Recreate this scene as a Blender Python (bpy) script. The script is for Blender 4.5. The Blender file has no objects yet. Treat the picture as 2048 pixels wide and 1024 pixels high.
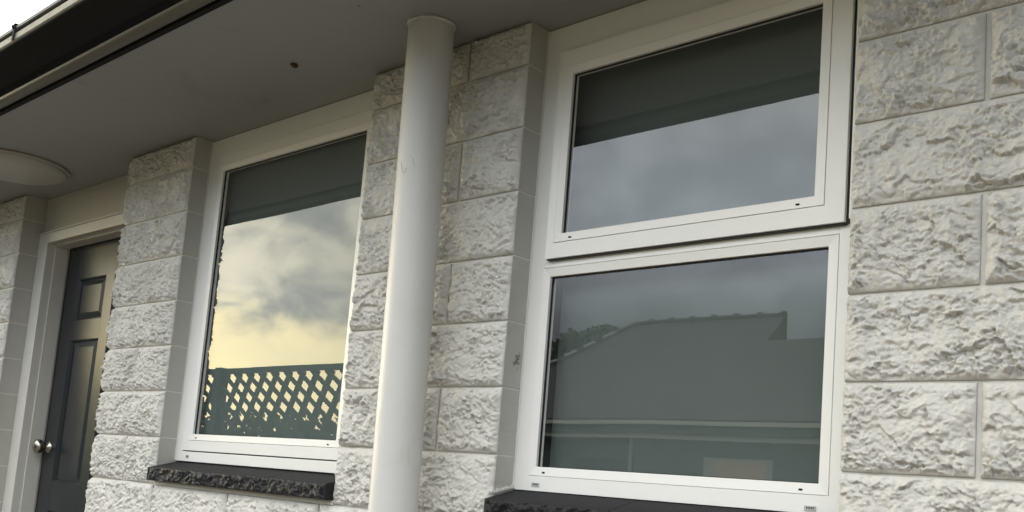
import bpy, bmesh, math, random
import numpy as np
from mathutils import Matrix, Vector

random.seed(7)
ZO = 1.3                       # height of the reference course line above the ground
S = bpy.context.scene
COL = S.collection
R = math.radians

# ------------------------------------------------------------------ camera
cam = bpy.data.cameras.new("camera")
cam_o = bpy.data.objects.new("camera", cam)
COL.objects.link(cam_o)
R2 = Vector((0.73432159, 0.67406069, 0.08008736))
U2 = Vector((0.0218662, -0.14141164, 0.98970936))
FW = Vector((-0.67844946, 0.72501374, 0.11858077))
m = Matrix((R2, U2, -FW)).transposed().to_4x4()
m.translation = Vector((2.77578, -2.13439, -0.29135 + ZO))
cam_o.matrix_world = m
cam.sensor_fit = 'HORIZONTAL'
cam.sensor_width = 36
cam.lens = 2000 / 2048 * 36
cam.shift_y = 222.8 / 2048
cam.clip_start = 0.02
cam.clip_end = 2000
S.camera = cam_o

# ------------------------------------------------------------------ world, sun, exposure
SUN_AZ = 80.0                  # degrees from -Y towards -X
SUN_EL = 6.5
SUN_E = 0.5
SKY_GAIN = 1.0
sd = Vector((-math.sin(R(SUN_AZ)) * math.cos(R(SUN_EL)), -math.cos(R(SUN_AZ)) * math.cos(R(SUN_EL)), math.sin(R(SUN_EL))))


def nd(nt, typ, **kw):
    n = nt.nodes.new(typ)
    for k, v in kw.items():
        if k.startswith('i_'):
            key = k[2:]
            n.inputs[int(key) if key.isdigit() else key.replace('_', ' ')].default_value = v
        else:
            setattr(n, k, v)
    return n


def mth(nt, op, a, b=None, c=None, clamp=False):
    n = nt.nodes.new('ShaderNodeMath')
    n.operation = op
    n.use_clamp = clamp
    for i, v in enumerate((a, b, c)):
        if v is None:
            continue
        if hasattr(v, 'links') or hasattr(v, 'is_linked'):
            nt.links.new(v, n.inputs[i])
        else:
            n.inputs[i].default_value = v
    return n.outputs[0]


def mapr(nt, v, a, b, c=0.0, d=1.0, smooth=True):
    n = nt.nodes.new('ShaderNodeMapRange')
    n.interpolation_type = 'SMOOTHSTEP' if smooth else 'LINEAR'
    nt.links.new(v, n.inputs[0])
    for i, q in enumerate((a, b, c, d)):
        n.inputs[1 + i].default_value = q
    return n.outputs[0]


def mixc(nt, f, a, b, typ='MIX'):
    n = nt.nodes.new('ShaderNodeMix')
    n.data_type = 'RGBA'
    n.blend_type = typ
    for i, v in ((0, f), (6, a), (7, b)):
        if hasattr(v, 'is_linked'):
            nt.links.new(v, n.inputs[i])
        else:
            n.inputs[i].default_value = v if i == 0 else (*v, 1)
    return n.outputs[2]


def build_world():
    w = bpy.data.worlds.new("World")
    S.world = w
    w.use_nodes = True
    nt = w.node_tree
    nt.nodes.clear()
    out = nd(nt, 'ShaderNodeOutputWorld')
    bg = nd(nt, 'ShaderNodeBackground')
    bg.inputs['Strength'].default_value = 0.1 * SKY_GAIN
    nt.links.new(bg.outputs[0], out.inputs[0])
    sky = nd(nt, 'ShaderNodeTexSky')
    sky.sky_type = 'NISHITA'
    sky.sun_disc = False
    sky.sun_elevation = R(SUN_EL)
    sky.sun_rotation = R(180 + SUN_AZ)
    sky.air_density = 1.2
    sky.dust_density = 2.0
    tc = nd(nt, 'ShaderNodeTexCoord')
    sep = nd(nt, 'ShaderNodeSeparateXYZ')
    nt.links.new(tc.outputs['Generated'], sep.inputs[0])
    x, y, z = sep.outputs
    zc = mth(nt, 'MAXIMUM', z, 0.0)
    den = mth(nt, 'ADD', zc, 0.60)
    cx = mth(nt, 'DIVIDE', x, den)
    cy = mth(nt, 'DIVIDE', y, den)
    comb = nd(nt, 'ShaderNodeCombineXYZ')
    nt.links.new(cx, comb.inputs[0])
    nt.links.new(cy, comb.inputs[1])
    n1 = nd(nt, 'ShaderNodeTexNoise')
    n1.inputs['Scale'].default_value = 13.0
    n1.inputs['Detail'].default_value = 9
    n1.inputs['Roughness'].default_value = 0.54
    n1.inputs['Distortion'].default_value = 0.35
    nt.links.new(comb.outputs[0], n1.inputs['Vector'])
    n2 = nd(nt, 'ShaderNodeTexNoise')
    n2.inputs['Scale'].default_value = 4.5
    n2.inputs['Detail'].default_value = 4
    nt.links.new(comb.outputs[0], n2.inputs['Vector'])
    thick = mth(nt, 'ADD', mth(nt, 'MULTIPLY', n1.outputs[0], 0.65), mth(nt, 'MULTIPLY', n2.outputs[0], 0.35))
    thick = mapr(nt, thick, 0.37, 0.62)          # 0 thin, 1 thick dark cloud
    # how near the sunset side
    hl = mth(nt, 'SQRT', mth(nt, 'ADD', mth(nt, 'MULTIPLY', x, x), mth(nt, 'MULTIPLY', y, y)))
    dot = mth(nt, 'DIVIDE', mth(nt, 'ADD', mth(nt, 'MULTIPLY', x, -math.sin(R(78))), mth(nt, 'MULTIPLY', y, -math.cos(R(78)))),
              mth(nt, 'MAXIMUM', hl, 0.001))
    glow = mapr(nt, dot, 0.78, 0.96)           # azimuth within ~20-35 degrees of the sunset
    zw = mth(nt, 'ADD', z, mth(nt, 'MULTIPLY', mth(nt, 'SUBTRACT', n1.outputs[0], 0.5), 0.09))
    low = mapr(nt, zw, 0.115, 0.165, 1, 0)         # clear strip under the clouds
    lowg = mth(nt, 'MULTIPLY', low, glow)
    # cloud brightness, thin and thick
    dimlow = mapr(nt, z, 0.14, 0.27, 0.26, 0.92)
    dim = mth(nt, 'MAXIMUM', dimlow, glow)
    thin_c = mixc(nt, glow, (16.6, 18.0, 19.6), (34, 32, 25))
    thick_c = mixc(nt, glow, (12.8, 14.0, 15.4), (14.2, 14.8, 13.8))
    cl = mixc(nt, thick, thin_c, thick_c)
    high = mapr(nt, z, 0.34, 0.62, 1.0, 1.4)
    dim = mth(nt, 'MULTIPLY', dim, high)
    cl = mixc(nt, mapr(nt, z, 0.30, 0.5), cl, mixc(nt, thick, (20.5, 20.4, 19.8), (14.5, 14.5, 14.2)))
    dimc = nd(nt, 'ShaderNodeCombineXYZ')
    for i in range(3):
        nt.links.new(dim, dimc.inputs[i])
    cl = mixc(nt, 1.0, cl, dimc.outputs[0], 'MULTIPLY')
    strip = mapr(nt, n1.outputs[0], 0.3, 0.62, 0.0, 0.35)
    stripc = mixc(nt, strip, (46, 39.5, 22), (38, 34, 22))
    cl = mixc(nt, lowg, cl, stripc)
    cover = mixc(nt, 0.96, sky.outputs[0], cl)
    # below the horizon: dull
    hor = mapr(nt, z, -0.02, 0.0)
    fin = mixc(nt, hor, (1.2, 1.2, 1.1), cover)
    nt.links.new(fin, bg.inputs['Color'])


build_world()
sun = bpy.data.lights.new("sun", 'SUN')
sun.energy = SUN_E
sun.angle = R(16)
sun.color = (1.0, 0.88, 0.68)
sun_o = bpy.data.objects.new("sun", sun)
COL.objects.link(sun_o)
sun_o.rotation_euler = (-sd).to_track_quat('-Z', 'Y').to_euler()
sun_o.location = (-6, -6, 8)

S.view_settings.view_transform = 'Standard'
S.view_settings.look = 'None'
S.view_settings.exposure = 0.64
S.view_settings.gamma = 1
S.view_settings.use_curve_mapping = False
S.render.engine = 'CYCLES'
S.cycles.max_bounces = 8
S.cycles.diffuse_bounces = 5
S.cycles.glossy_bounces = 4
S.cycles.transparent_max_bounces = 12
S.cycles.caustics_reflective = False
S.cycles.caustics_refractive = False
S.cycles.use_denoising = True


# ------------------------------------------------------------------ materials
def mat(name, col, rough=0.6, metal=0.0, noise=None, bump=None, spec=0.5, coat=0.0):
    """noise = list of (scale, low, high, colour2, amount); bump = (scale, strength, distance, detail)"""
    M = bpy.data.materials.new(name)
    M.use_nodes = True
    nt = M.node_tree
    b = nt.nodes['Principled BSDF']
    b.inputs['Roughness'].default_value = rough
    b.inputs['Metallic'].default_value = metal
    b.inputs['Specular IOR Level'].default_value = spec
    b.inputs['Coat Weight'].default_value = coat
    tc = nd(nt, 'ShaderNodeTexCoord')
    g = nd(nt, 'ShaderNodeNewGeometry')
    src = g.outputs['Position']
    cur = None
    for (sc, lo, hi, c2, am, *st) in (noise or []):
        n = nd(nt, 'ShaderNodeTexNoise')
        n.inputs['Scale'].default_value = sc
        n.inputs['Detail'].default_value = 6
        n.inputs['Roughness'].default_value = 0.62
        if st:
            mp = nd(nt, 'ShaderNodeMapping')
            mp.inputs['Scale'].default_value = st[0]
            nt.links.new(src, mp.inputs[0])
            nt.links.new(mp.outputs[0], n.inputs['Vector'])
        else:
            nt.links.new(src, n.inputs['Vector'])
        f = mapr(nt, n.outputs[0], lo, hi, 0, am)
        cur = mixc(nt, f, cur if cur is not None else col, c2)
    if cur is None:
        b.inputs['Base Color'].default_value = (*col, 1)
    else:
        nt.links.new(cur, b.inputs['Base Color'])
    if bump:
        n = nd(nt, 'ShaderNodeTexNoise')
        n.inputs['Scale'].default_value = bump[0]
        n.inputs['Detail'].default_value = bump[3] if len(bump) > 3 else 5
        nt.links.new(src, n.inputs['Vector'])
        bp = nd(nt, 'ShaderNodeBump')
        bp.inputs['Strength'].default_value = bump[1]
        bp.inputs['Distance'].default_value = bump[2]
        nt.links.new(n.outputs[0], bp.inputs['Height'])
        nt.links.new(bp.outputs[0], b.inputs['Normal'])
    return M


M = {}
M['block'] = mat('painted_split_stone', (0.645, 0.634, 0.600), 0.6,
                 noise=[(2.2, 0.4, 0.7, (0.57, 0.555, 0.515), 0.6), (13, 0.5, 0.75, (0.49, 0.47, 0.42), 0.5), (48, 0.60, 0.72, (0.34, 0.31, 0.26), 0.55)],
                 bump=(200, 0.5, 0.003, 6), spec=0.25)
M['mortar'] = mat('painted_mortar', (0.64, 0.632, 0.595), 0.55,
                  noise=[(14, 0.5, 0.75, (0.52, 0.50, 0.45), 0.5)], bump=(120, 0.4, 0.002))
M['reveal'] = mat('shaded_reveal_paint', (0.44, 0.435, 0.405), 0.6,  # same white paint, darkened to put the side's shade into its colour
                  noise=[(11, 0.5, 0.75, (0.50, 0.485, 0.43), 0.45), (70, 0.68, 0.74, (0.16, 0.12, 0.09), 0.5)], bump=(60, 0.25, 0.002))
M['plaster'] = mat('painted_board', (0.50, 0.485, 0.44), 0.6, noise=[(5, 0.5, 0.8, (0.43, 0.41, 0.36), 0.5)], bump=(80, 0.12, 0.002))
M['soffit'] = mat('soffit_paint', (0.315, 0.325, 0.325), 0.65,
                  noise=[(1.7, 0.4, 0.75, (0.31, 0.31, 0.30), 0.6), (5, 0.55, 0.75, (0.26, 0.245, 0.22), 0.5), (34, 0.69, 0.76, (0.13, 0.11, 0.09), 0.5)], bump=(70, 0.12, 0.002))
M['frame'] = mat('white_powder_coat', (0.87, 0.87, 0.845), 0.28, noise=[(6, 0.45, 0.8, (0.84, 0.835, 0.80), 0.4)], spec=0.5, bump=(240, 0.05, 0.0008))
M['gasket'] = mat('black_rubber', (0.012, 0.012, 0.012), 0.6)
M['slot'] = mat('dark_slot', (0.006, 0.006, 0.006), 0.8)
M['tag'] = mat('grey_drain_cover', (0.50, 0.50, 0.49), 0.4)
M['column'] = mat('painted_steel_pipe', (0.60, 0.595, 0.58), 0.42,
                  noise=[(7, 0.45, 0.75, (0.55, 0.54, 0.51), 0.5), (16, 0.60, 0.72, (0.40, 0.37, 0.31), 0.45, (1, 1, 0.25)), (60, 0.68, 0.76, (0.25, 0.22, 0.18), 0.5)], spec=0.45, bump=(30, 0.08, 0.002))
M['hair'] = mat('dark_scratch', (0.20, 0.17, 0.14), 0.8)
M['sill'] = mat('black_stone_sawn', (0.022, 0.022, 0.024), 0.75, spec=0.2, noise=[(40, 0.5, 0.75, (0.038, 0.038, 0.040), 0.6)], bump=(150, 0.2, 0.001))
M['sill_rough'] = mat('black_stone_split', (0.017, 0.017, 0.019), 0.5, noise=[(30, 0.5, 0.75, (0.030, 0.030, 0.032), 0.6)], spec=0.25, bump=(130, 0.6, 0.004))
M['gutter'] = mat('dark_gutter_steel', (0.019, 0.020, 0.021), 0.85, noise=[(5, 0.45, 0.8, (0.022, 0.022, 0.021), 0.6)], spec=0.12, bump=(12, 0.08, 0.004))
M['belly'] = mat('lit_gutter_underside', (0.13, 0.125, 0.10), 0.45, spec=0.4)  # same dark gutter, paler: light from below painted into the colour
M['lip'] = mat('mottled_pale_lip', (0.27, 0.26, 0.215), 0.6, noise=[(38, 0.4, 0.7, (0.17, 0.15, 0.11), 0.8)])  # paler than the gutter, with mottled patches
M['roofing'] = mat('dark_roofing', (0.035, 0.036, 0.038), 0.5, noise=[(20, 0.4, 0.7, (0.06, 0.06, 0.058), 0.6)])
M['door'] = mat('charcoal_door_paint', (0.021, 0.025, 0.028), 0.27, noise=[(4, 0.45, 0.8, (0.030, 0.033, 0.034), 0.6)], spec=0.27, bump=(45, 0.06, 0.001))
M['doorframe'] = mat('door_frame_paint', (0.62, 0.61, 0.57), 0.45, noise=[(8, 0.45, 0.8, (0.54, 0.525, 0.48), 0.5), (50, 0.67, 0.75, (0.25, 0.2, 0.14), 0.5)], bump=(50, 0.1, 0.001))
M['steel'] = mat('satin_steel', (0.42, 0.39, 0.35), 0.22, metal=1.0)
M['opal'] = mat('opal_diffuser', (0.46, 0.46, 0.44), 0.45)
M['lightrim'] = mat('light_rim', (0.42, 0.40, 0.36), 0.4)
M['mud'] = mat('dried_mud', (0.10, 0.05, 0.028), 0.9, bump=(160, 0.8, 0.004))
M['blind'] = mat('grey_blind', (0.134, 0.156, 0.148), 0.9, noise=[(2.2, 0.35, 0.75, (0.118, 0.137, 0.131), 0.7)], bump=(400, 0.2, 0.0006))
M['teal'] = mat('teal_glaze', (0.06, 0.20, 0.165), 0.7)
M['fence'] = mat('green_fence_paint', (0.020, 0.072, 0.062), 0.6, noise=[(3, 0.4, 0.7, (0.025, 0.065, 0.055), 0.6)])
M['leaf'] = mat('leaf_green', (0.045, 0.075, 0.03), 0.7, noise=[(2.5, 0.35, 0.7, (0.09, 0.11, 0.045), 0.8)])
M['bark'] = mat('bark', (0.08, 0.06, 0.045), 0.9)
M['tile'] = mat('concrete_roof_tile', (0.036, 0.036, 0.039), 0.7, noise=[(3, 0.4, 0.7, (0.08, 0.082, 0.08), 0.7)])
M['ridge'] = mat('ridge_tile', (0.06, 0.063, 0.065), 0.7)
M['hip'] = mat('pale_hip_mortar', (0.55, 0.52, 0.45), 0.8)
M['wallboard'] = mat('house_wall_green', (0.10, 0.13, 0.11), 0.7)
M['whitetrim'] = mat('cream_trim', (0.62, 0.60, 0.52), 0.5)
M['warmpane'] = mat('cream_window_shade', (0.85, 0.66, 0.46), 0.6)
M['concrete'] = mat('concrete_path', (0.128, 0.102, 0.080), 0.85, noise=[(3, 0.4, 0.7, (0.08, 0.075, 0.062), 0.7)], bump=(60, 0.4, 0.004))
M['lawn'] = mat('mown_lawn', (0.080, 0.069, 0.044), 0.95, noise=[(8, 0.35, 0.7, (0.095, 0.09, 0.06), 0.8)], bump=(50, 0.8, 0.03))


def glass_mat():
    G = bpy.data.materials.new('double_glazing')
    G.use_nodes = True
    nt = G.node_tree
    nt.nodes.clear()
    out = nd(nt, 'ShaderNodeOutputMaterial')
    tr = nd(nt, 'ShaderNodeBsdfTransparent')
    tr.inputs[0].default_value = (0.94, 0.955, 0.955, 1)
    gl = nd(nt, 'ShaderNodeBsdfGlossy')
    gl.inputs['Color'].default_value = (1, 1, 1, 1)
    gl.inputs['Roughness'].default_value = 0.0
    fr = nd(nt, 'ShaderNodeFresnel')
    fr.inputs['IOR'].default_value = 1.85
    geo = nd(nt, 'ShaderNodeNewGeometry')
    front = mth(nt, 'SUBTRACT', 1.0, geo.outputs['Backfacing'])
    fac = mth(nt, 'MULTIPLY', fr.outputs[0], front)
    n = nd(nt, 'ShaderNodeTexNoise')
    n.inputs['Scale'].default_value = 2.2
    n.inputs['Detail'].default_value = 0
    nt.links.new(geo.outputs['Position'], n.inputs['Vector'])
    bp = nd(nt, 'ShaderNodeBump')
    bp.inputs['Strength'].default_value = 0.5
    bp.inputs['Distance'].default_value = 0.0012
    nt.links.new(n.outputs[0], bp.inputs['Height'])
    nt.links.new(bp.outputs[0], gl.inputs['Normal'])
    mx = nd(nt, 'ShaderNodeMixShader')
    nt.links.new(fac, mx.inputs[0])
    nt.links.new(tr.outputs[0], mx.inputs[1])
    nt.links.new(gl.outputs[0], mx.inputs[2])
    nt.links.new(mx.outputs[0], out.inputs[0])
    return G


M['glass'] = glass_mat()


# ------------------------------------------------------------------ object helpers
def link(o, parent=None):
    COL.objects.link(o)
    if parent is not None:
        o.parent = parent
    return o


def thing(name, label, cat, loc=(0, 0, 0), group=None):
    o = bpy.data.objects.new(name, None)
    o.location = loc
    o.empty_display_size = 0.1
    link(o)
    o['label'] = label
    o['category'] = cat
    if group:
        o['group'] = group
    return o


def rel(parent):
    """offset to turn world coordinates into the parent's"""
    return Vector(parent.location) if parent is not None else Vector((0, 0, 0))


def finish(name, bm, mt, parent=None, smooth=False, bevel=0.0, world=True, tag=None):
    me = bpy.data.meshes.new(name)
    if world and parent is not None:
        off = Vector((0, 0, 0))
        p = parent
        while p is not None:
            off += Vector(p.location)
            p = p.parent
        bmesh.ops.translate(bm, verts=bm.verts, vec=-off)
    bm.normal_update()
    bm.to_mesh(me)
    bm.free()
    for x in (mt if isinstance(mt, (list, tuple)) else [mt]):
        me.materials.append(x)
    if smooth:
        me.polygons.foreach_set('use_smooth', [True] * len(me.polygons))
    o = bpy.data.objects.new(name, me)
    link(o, parent)
    if bevel:
        b = o.modifiers.new('bevel', 'BEVEL')
        b.width = bevel
        b.segments = 2
        b.limit_method = 'ANGLE'
        b.angle_limit = R(40)
    if tag:
        for k, v in tag.items():
            o[k] = v
    return o


def box(bm, x0, x1, y0, y1, z0, z1, mi=0):
    """z given relative to the reference course"""
    z0 += ZO
    z1 += ZO
    v = [bm.verts.new(p) for p in ((x0, y0, z0), (x1, y0, z0), (x1, y1, z0), (x0, y1, z0),
                                   (x0, y0, z1), (x1, y0, z1), (x1, y1, z1), (x0, y1, z1))]
    for f in ((0, 3, 2, 1), (4, 5, 6, 7), (0, 1, 5, 4), (1, 2, 6, 5), (2, 3, 7, 6), (3, 0, 4, 7)):
        bm.faces.new([v[i] for i in f]).material_index = mi
    return v


def boxo(name, mt, parent, *a, bevel=0.0, tag=None):
    bm = bmesh.new()
    box(bm, *a)
    return finish(name, bm, mt, parent, bevel=bevel, tag=tag)


def ring(bm, ox0, ox1, oz0, oz1, ix0, ix1, iz0, iz1, yf, yb, yi=None):
    """rectangular frame: outer rect, inner rect, front y yf, back y yb; yi = front y at the inner edge (splayed)"""
    yi = yf if yi is None else yi

    def q(x0, x1, z0, z1, y):
        return [bm.verts.new((x, y, z + ZO)) for x, z in ((x0, z0), (x1, z0), (x1, z1), (x0, z1))]
    of, inf = q(ox0, ox1, oz0, oz1, yf), q(ix0, ix1, iz0, iz1, yi)
    ob, ib = q(ox0, ox1, oz0, oz1, yb), q(ix0, ix1, iz0, iz1, yb)
    for i in range(4):
        j = (i + 1) % 4
        bm.faces.new((of[i], of[j], inf[j], inf[i]))
        bm.faces.new((of[j], of[i], ob[i], ob[j]))
        bm.faces.new((inf[i], inf[j], ib[j], ib[i]))
        bm.faces.new((ob[i], ib[i], ib[j], ob[j]))


def tube(bm, p0, p1, r0, r1=None, n=24, cap=True, mi=0):
    r1 = r0 if r1 is None else r1
    p0, p1 = Vector(p0), Vector(p1)
    d = (p1 - p0).normalized()
    a = d.orthogonal().normalized()
    b = d.cross(a)
    A = [bm.verts.new(p0 + r0 * (math.cos(t) * a + math.sin(t) * b)) for t in [2 * math.pi * i / n for i in range(n)]]
    B = [bm.verts.new(p1 + r1 * (math.cos(t) * a + math.sin(t) * b)) for t in [2 * math.pi * i / n for i in range(n)]]
    for i in range(n):
        j = (i + 1) % n
        bm.faces.new((A[i], A[j], B[j], B[i])).material_index = mi
    if cap:
        bm.faces.new(A[::-1]).material_index = mi
        bm.faces.new(B).material_index = mi


def lathe(bm, origin, axis, prof, n=32):
    origin = Vector(origin)
    d = Vector(axis).normalized()
    a = d.orthogonal().normalized()
    b = d.cross(a)
    rows = []
    for (r, h) in prof:
        rows.append([bm.verts.new(origin + d * h + max(r, 1e-4) * (math.cos(t) * a + math.sin(t) * b))
                     for t in [2 * math.pi * i / n for i in range(n)]])
    for k in range(len(rows) - 1):
        for i in range(n):
            j = (i + 1) % n
            bm.faces.new((rows[k][i], rows[k][j], rows[k + 1][j], rows[k + 1][i]))
    bm.faces.new(rows[0][::-1])
    bm.faces.new(rows[-1])


# ------------------------------------------------------------------ rock noise
def h2(ix, iy, s):
    v = np.sin(ix * 127.1 + iy * 311.7 + s * 74.7) * 43758.5453
    return v - np.floor(v)


def perlin(x, y, s=0):
    ix, iy = np.floor(x), np.floor(y)
    fx, fy = x - ix, y - iy
    u, v = fx * fx * fx * (fx * (fx * 6 - 15) + 10), fy * fy * fy * (fy * (fy * 6 - 15) + 10)

    def g(a, b, dx, dy):
        t = h2(a, b, s) * 2 * np.pi
        return np.cos(t) * dx + np.sin(t) * dy
    a = g(ix, iy, fx, fy)
    b = g(ix + 1, iy, fx - 1, fy)
    c = g(ix, iy + 1, fx, fy - 1)
    d = g(ix + 1, iy + 1, fx - 1, fy - 1)
    return (a + (b - a) * u) * (1 - v) + (c + (d - c) * u) * v


def fbm(x, y, s=0, o=4, ro=0.5):
    r, am = 0, 1.0
    for k in range(o):
        r = r + am * perlin(x, y, s + k * 3)
        x, y, am = x * 2.03 + 1.7, y * 2.03 + 4.1, am * ro
    return r


def facets(x, y, s=0):
    """broken facets: each Voronoi cell is a randomly tilted plane"""
    ix, iy = np.floor(x), np.floor(y)
    best = np.full(x.shape, 1e9)
    val = np.zeros(x.shape)
    for a in (-1, 0, 1):
        for b in (-1, 0, 1):
            cx, cy = ix + a, iy + b
            px, py = cx + h2(cx, cy, s), cy + h2(cx, cy, s + 5)
            dx, dy = x - px, y - py
            d = dx * dx + dy * dy
            t = (h2(cx, cy, s + 9) - 0.5) * 1.6
            u = (h2(cx, cy, s + 13) - 0.5) * 1.6
            hgt = (h2(cx, cy, s + 17) - 0.5) * 1.0 + t * dx + u * dy
            k = d < best
            val = np.where(k, hgt, val)
            best = np.where(k, d, best)
    return val


def ss(t):
    t = np.clip(t, 0, 1)
    return t * t * (3 - 2 * t)


def step_field(n, w):
    return np.tanh(n / w)


def relief(X, Z, s, coarse=1.0):
    wx = X + 0.016 * perlin(X * 18, Z * 18, s + 40) + 0.003 * perlin(X * 55, Z * 55, s + 43)
    wz = Z + 0.016 * perlin(X * 18, Z * 18, s + 50) + 0.003 * perlin(X * 55, Z * 55, s + 53)
    h = 0.0040 * fbm(X * 5, Z * 8, s, 2) * coarse                          # broad belly
    # long scarps: the face swells downward, then breaks back sharply
    t = wz * 5.5 + 1.5 * fbm(wx * 4.6, wz * 5.5, s + 3, 5, 0.6)
    fr = t - np.floor(t)
    led = np.where(fr > 0.06, 1 - fr, fr / 0.06 * 0.94)
    msk = 0.15 + ss(0.35 + 2.4 * fbm(X * 6, Z * 8, s + 33, 2))
    h = h + 0.0135 * (led - 0.5) * msk * coarse
    t = wz * 17 + wx * 3 + 1.6 * fbm(wx * 11, wz * 12, s + 5, 3, 0.55)
    fr = t - np.floor(t)
    led = np.where(fr > 0.10, 1 - fr, fr / 0.10 * 0.9)
    h = h + 0.0075 * (led - 0.5) * ss(0.5 + 1.8 * fbm(X * 8, Z * 9, s + 35, 2))
    patch = ss(0.5 + 1.6 * fbm(X * 7, Z * 8, s + 31, 2))                   # rough and calmer patches
    patch = 0.40 + 0.8 * np.maximum(patch, ss((0.55 - coarse) / 0.1) * 0.9)
    h = h + 0.0068 * facets(wx * 40, wz * 54, s + 7) * patch
    h = h + 0.0052 * facets(wx * 80, wz * 100, s + 19) * patch
    r = 1 - np.abs(fbm(X * 50, Z * 60, s + 11, 3, 0.65)) * 2.2
    h = h - 0.0030 * np.maximum(r, -1) * patch
    h = h + 0.0024 * fbm(X * 125, Z * 145, s + 23, 2, 0.7) * patch
    return h


def stone(parent, x0, x1, z0, z1, seed, res=0.004, jl=0.0, jr=0.0, depth=0.12, yb=None, coarse=1.0, margin=None, peb=0,
          name='stone_block', mt=None, smooth_top=False):
    """one split-face block; front bulges to -Y; smooth sides go back"""
    nx = max(6, int(round((x1 - x0) / res)))
    nz = max(5, int(round((z1 - z0) / res)))
    us = np.linspace(0, 1, nx + 1)
    vs = np.linspace(0, 1, nz + 1)
    U, V = np.meshgrid(us, vs)
    X = x0 + U * (x1 - x0)
    Z = z0 + V * (z1 - z0)
    s = seed * 1.37
    # distance to the edges with a wandering arris
    wob = 0.0035 * fbm(X * 30, Z * 30, s + 60, 3)
    dh = np.minimum(X - x0 + (0.03 if jl > 0.004 else 0), x1 - X)
    db, dt = Z - z0, z1 - Z
    d = np.minimum(np.minimum(dh, db), dt)
    dd = d + wob * ss(d / 0.006)
    prof = 0.35 * ss(dd / 0.004) + 0.65 * ss(dd / (0.020 + 0.012 * perlin(X * 9, Z * 9, s + 70)))
    rl = relief(X, Z, s, coarse)
    if peb:
        rl = rl + 0.0045 * facets(X * 62 + 0.3 * perlin(X * 60, Z * 60, s), Z * 72, s + 91) + 0.0025 * fbm(X * 85, Z * 85, s + 95, 2)
    belly = 0.0140 + 0.003 * np.sin(np.pi * V)
    low = ss((0.075 - (Z - z0)) / 0.06)            # the foot of each block is more broken
    H = prof * np.maximum(belly + rl * (1 + 0.45 * low), 0.0012) + 0.0004 * fbm(X * 90, Z * 90, s, 2)
    if margin is not None:
        g = np.abs(X - margin + 0.004 * perlin(Z * 20, X * 3, s))
        k = ss((g - 0.004) / 0.007)
        H = H * k + 0.001 * (1 - k)
    Y = -0.0015 - H
    if jl:
        w = ss(1 - (X - x0) / 0.035)
        ed = ss(np.minimum(Z - z0, z1 - Z) / 0.012)
        X = X - w * ed * (jl * 0.6 + jl * 1.2 * fbm(Z * 30 + 3, X * 4, s + 80, 3, .7))
    if jr:
        w = ss(1 - (x1 - X) / 0.03)
        ed = ss(np.minimum(Z - z0, z1 - Z) / 0.012)
        X = X + w * ed * (jr * 0.25 + jr * fbm(Z * 26 + 3, X * 4, s + 81, 2))
    verts = np.stack([X, Y, Z + ZO], -1).reshape(-1, 3)
    idx = np.arange((nx + 1) * (nz + 1)).reshape(nz + 1, nx + 1)
    quads = np.stack([idx[:-1, :-1], idx[:-1, 1:], idx[1:, 1:], idx[1:, :-1]], -1).reshape(-1, 4)
    yb = depth if yb is None else yb
    back = np.array([[x0, yb, z0 + ZO], [x1, yb, z0 + ZO], [x1, yb, z1 + ZO], [x0, yb, z1 + ZO]])
    nb = len(verts)
    # sides: border loop copied back
    loop = np.concatenate([idx[0, :], idx[1:, -1], idx[-1, ::-1][1:], idx[::-1, 0][1:-1]])
    bl = verts[loop].copy()
    bl[:, 0] = np.clip(bl[:, 0], x0, x1)
    fl = bl.copy()
    fl[:, 1] = 0.012
    bl[:, 1] = yb
    n = len(loop)
    i1 = nb + np.arange(n)
    i2 = nb + n + np.arange(n)
    j = np.roll(np.arange(n), -1)
    s1 = np.stack([loop, i1, i1[j], loop[j]], -1)
    s2 = np.stack([i1, i2, i2[j], i1[j]], -1)
    verts = np.concatenate([verts, fl, bl])
    faces = np.concatenate([quads, s1, s2])
    me = bpy.data.meshes.new(name)
    off = np.array(parent.location)
    verts = verts - off
    me.vertices.add(len(verts))
    me.vertices.foreach_set('co', verts.astype(np.float32).ravel())
    me.loops.add(faces.size)
    me.loops.foreach_set('vertex_index', faces.astype(np.int32).ravel())
    me.polygons.add(len(faces))
    me.polygons.foreach_set('loop_start', np.arange(0, faces.size, 4, dtype=np.int32))
    me.polygons.foreach_set('loop_total', np.full(len(faces), 4, dtype=np.int32))
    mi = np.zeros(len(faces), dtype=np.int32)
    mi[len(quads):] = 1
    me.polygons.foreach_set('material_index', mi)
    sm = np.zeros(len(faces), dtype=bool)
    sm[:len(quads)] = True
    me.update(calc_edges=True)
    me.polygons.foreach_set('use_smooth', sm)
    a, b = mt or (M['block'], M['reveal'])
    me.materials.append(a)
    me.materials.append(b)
    me.validate()
    o = bpy.data.objects.new(name, me)
    link(o, parent)
    return o


# ------------------------------------------------------------------ ground
def slab(name, x0, x1, y0, y1, z, mt, kind='structure', th=0.05):
    bm = bmesh.new()
    box(bm, x0, x1, y0, y1, z - th - ZO, z - ZO)
    return finish(name, bm, mt, tag={'kind': kind})


slab('ground', -400, 400, -400, 400, -0.004, M['lawn'])
slab('path', -14, 9, -2.2, 0.2, 0.02, M['concrete'], th=0.02)

# ------------------------------------------------------------------ the stone wall
SOF = 1.14
PM2, PR1, PL1, PL2 = 0.747, 1.801, -1.832, -1.247
FR1, FR0 = -3.11, -3.47
wall = thing('stone_wall', 'white painted split-face stone wall with smooth window reveals under the eave', 'wall', (0, 0, 0))
XR = 3.75
BG, HG = 0.0028, 0.0055       # half joints
core_y = 0.0025


def core(x0, x1, z0, z1, y1=0.26):
    boxo('mortar_bed', M['mortar'], wall, x0 + 0.0016, x1 - 0.0016, core_y, y1, z0, z1)


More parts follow.
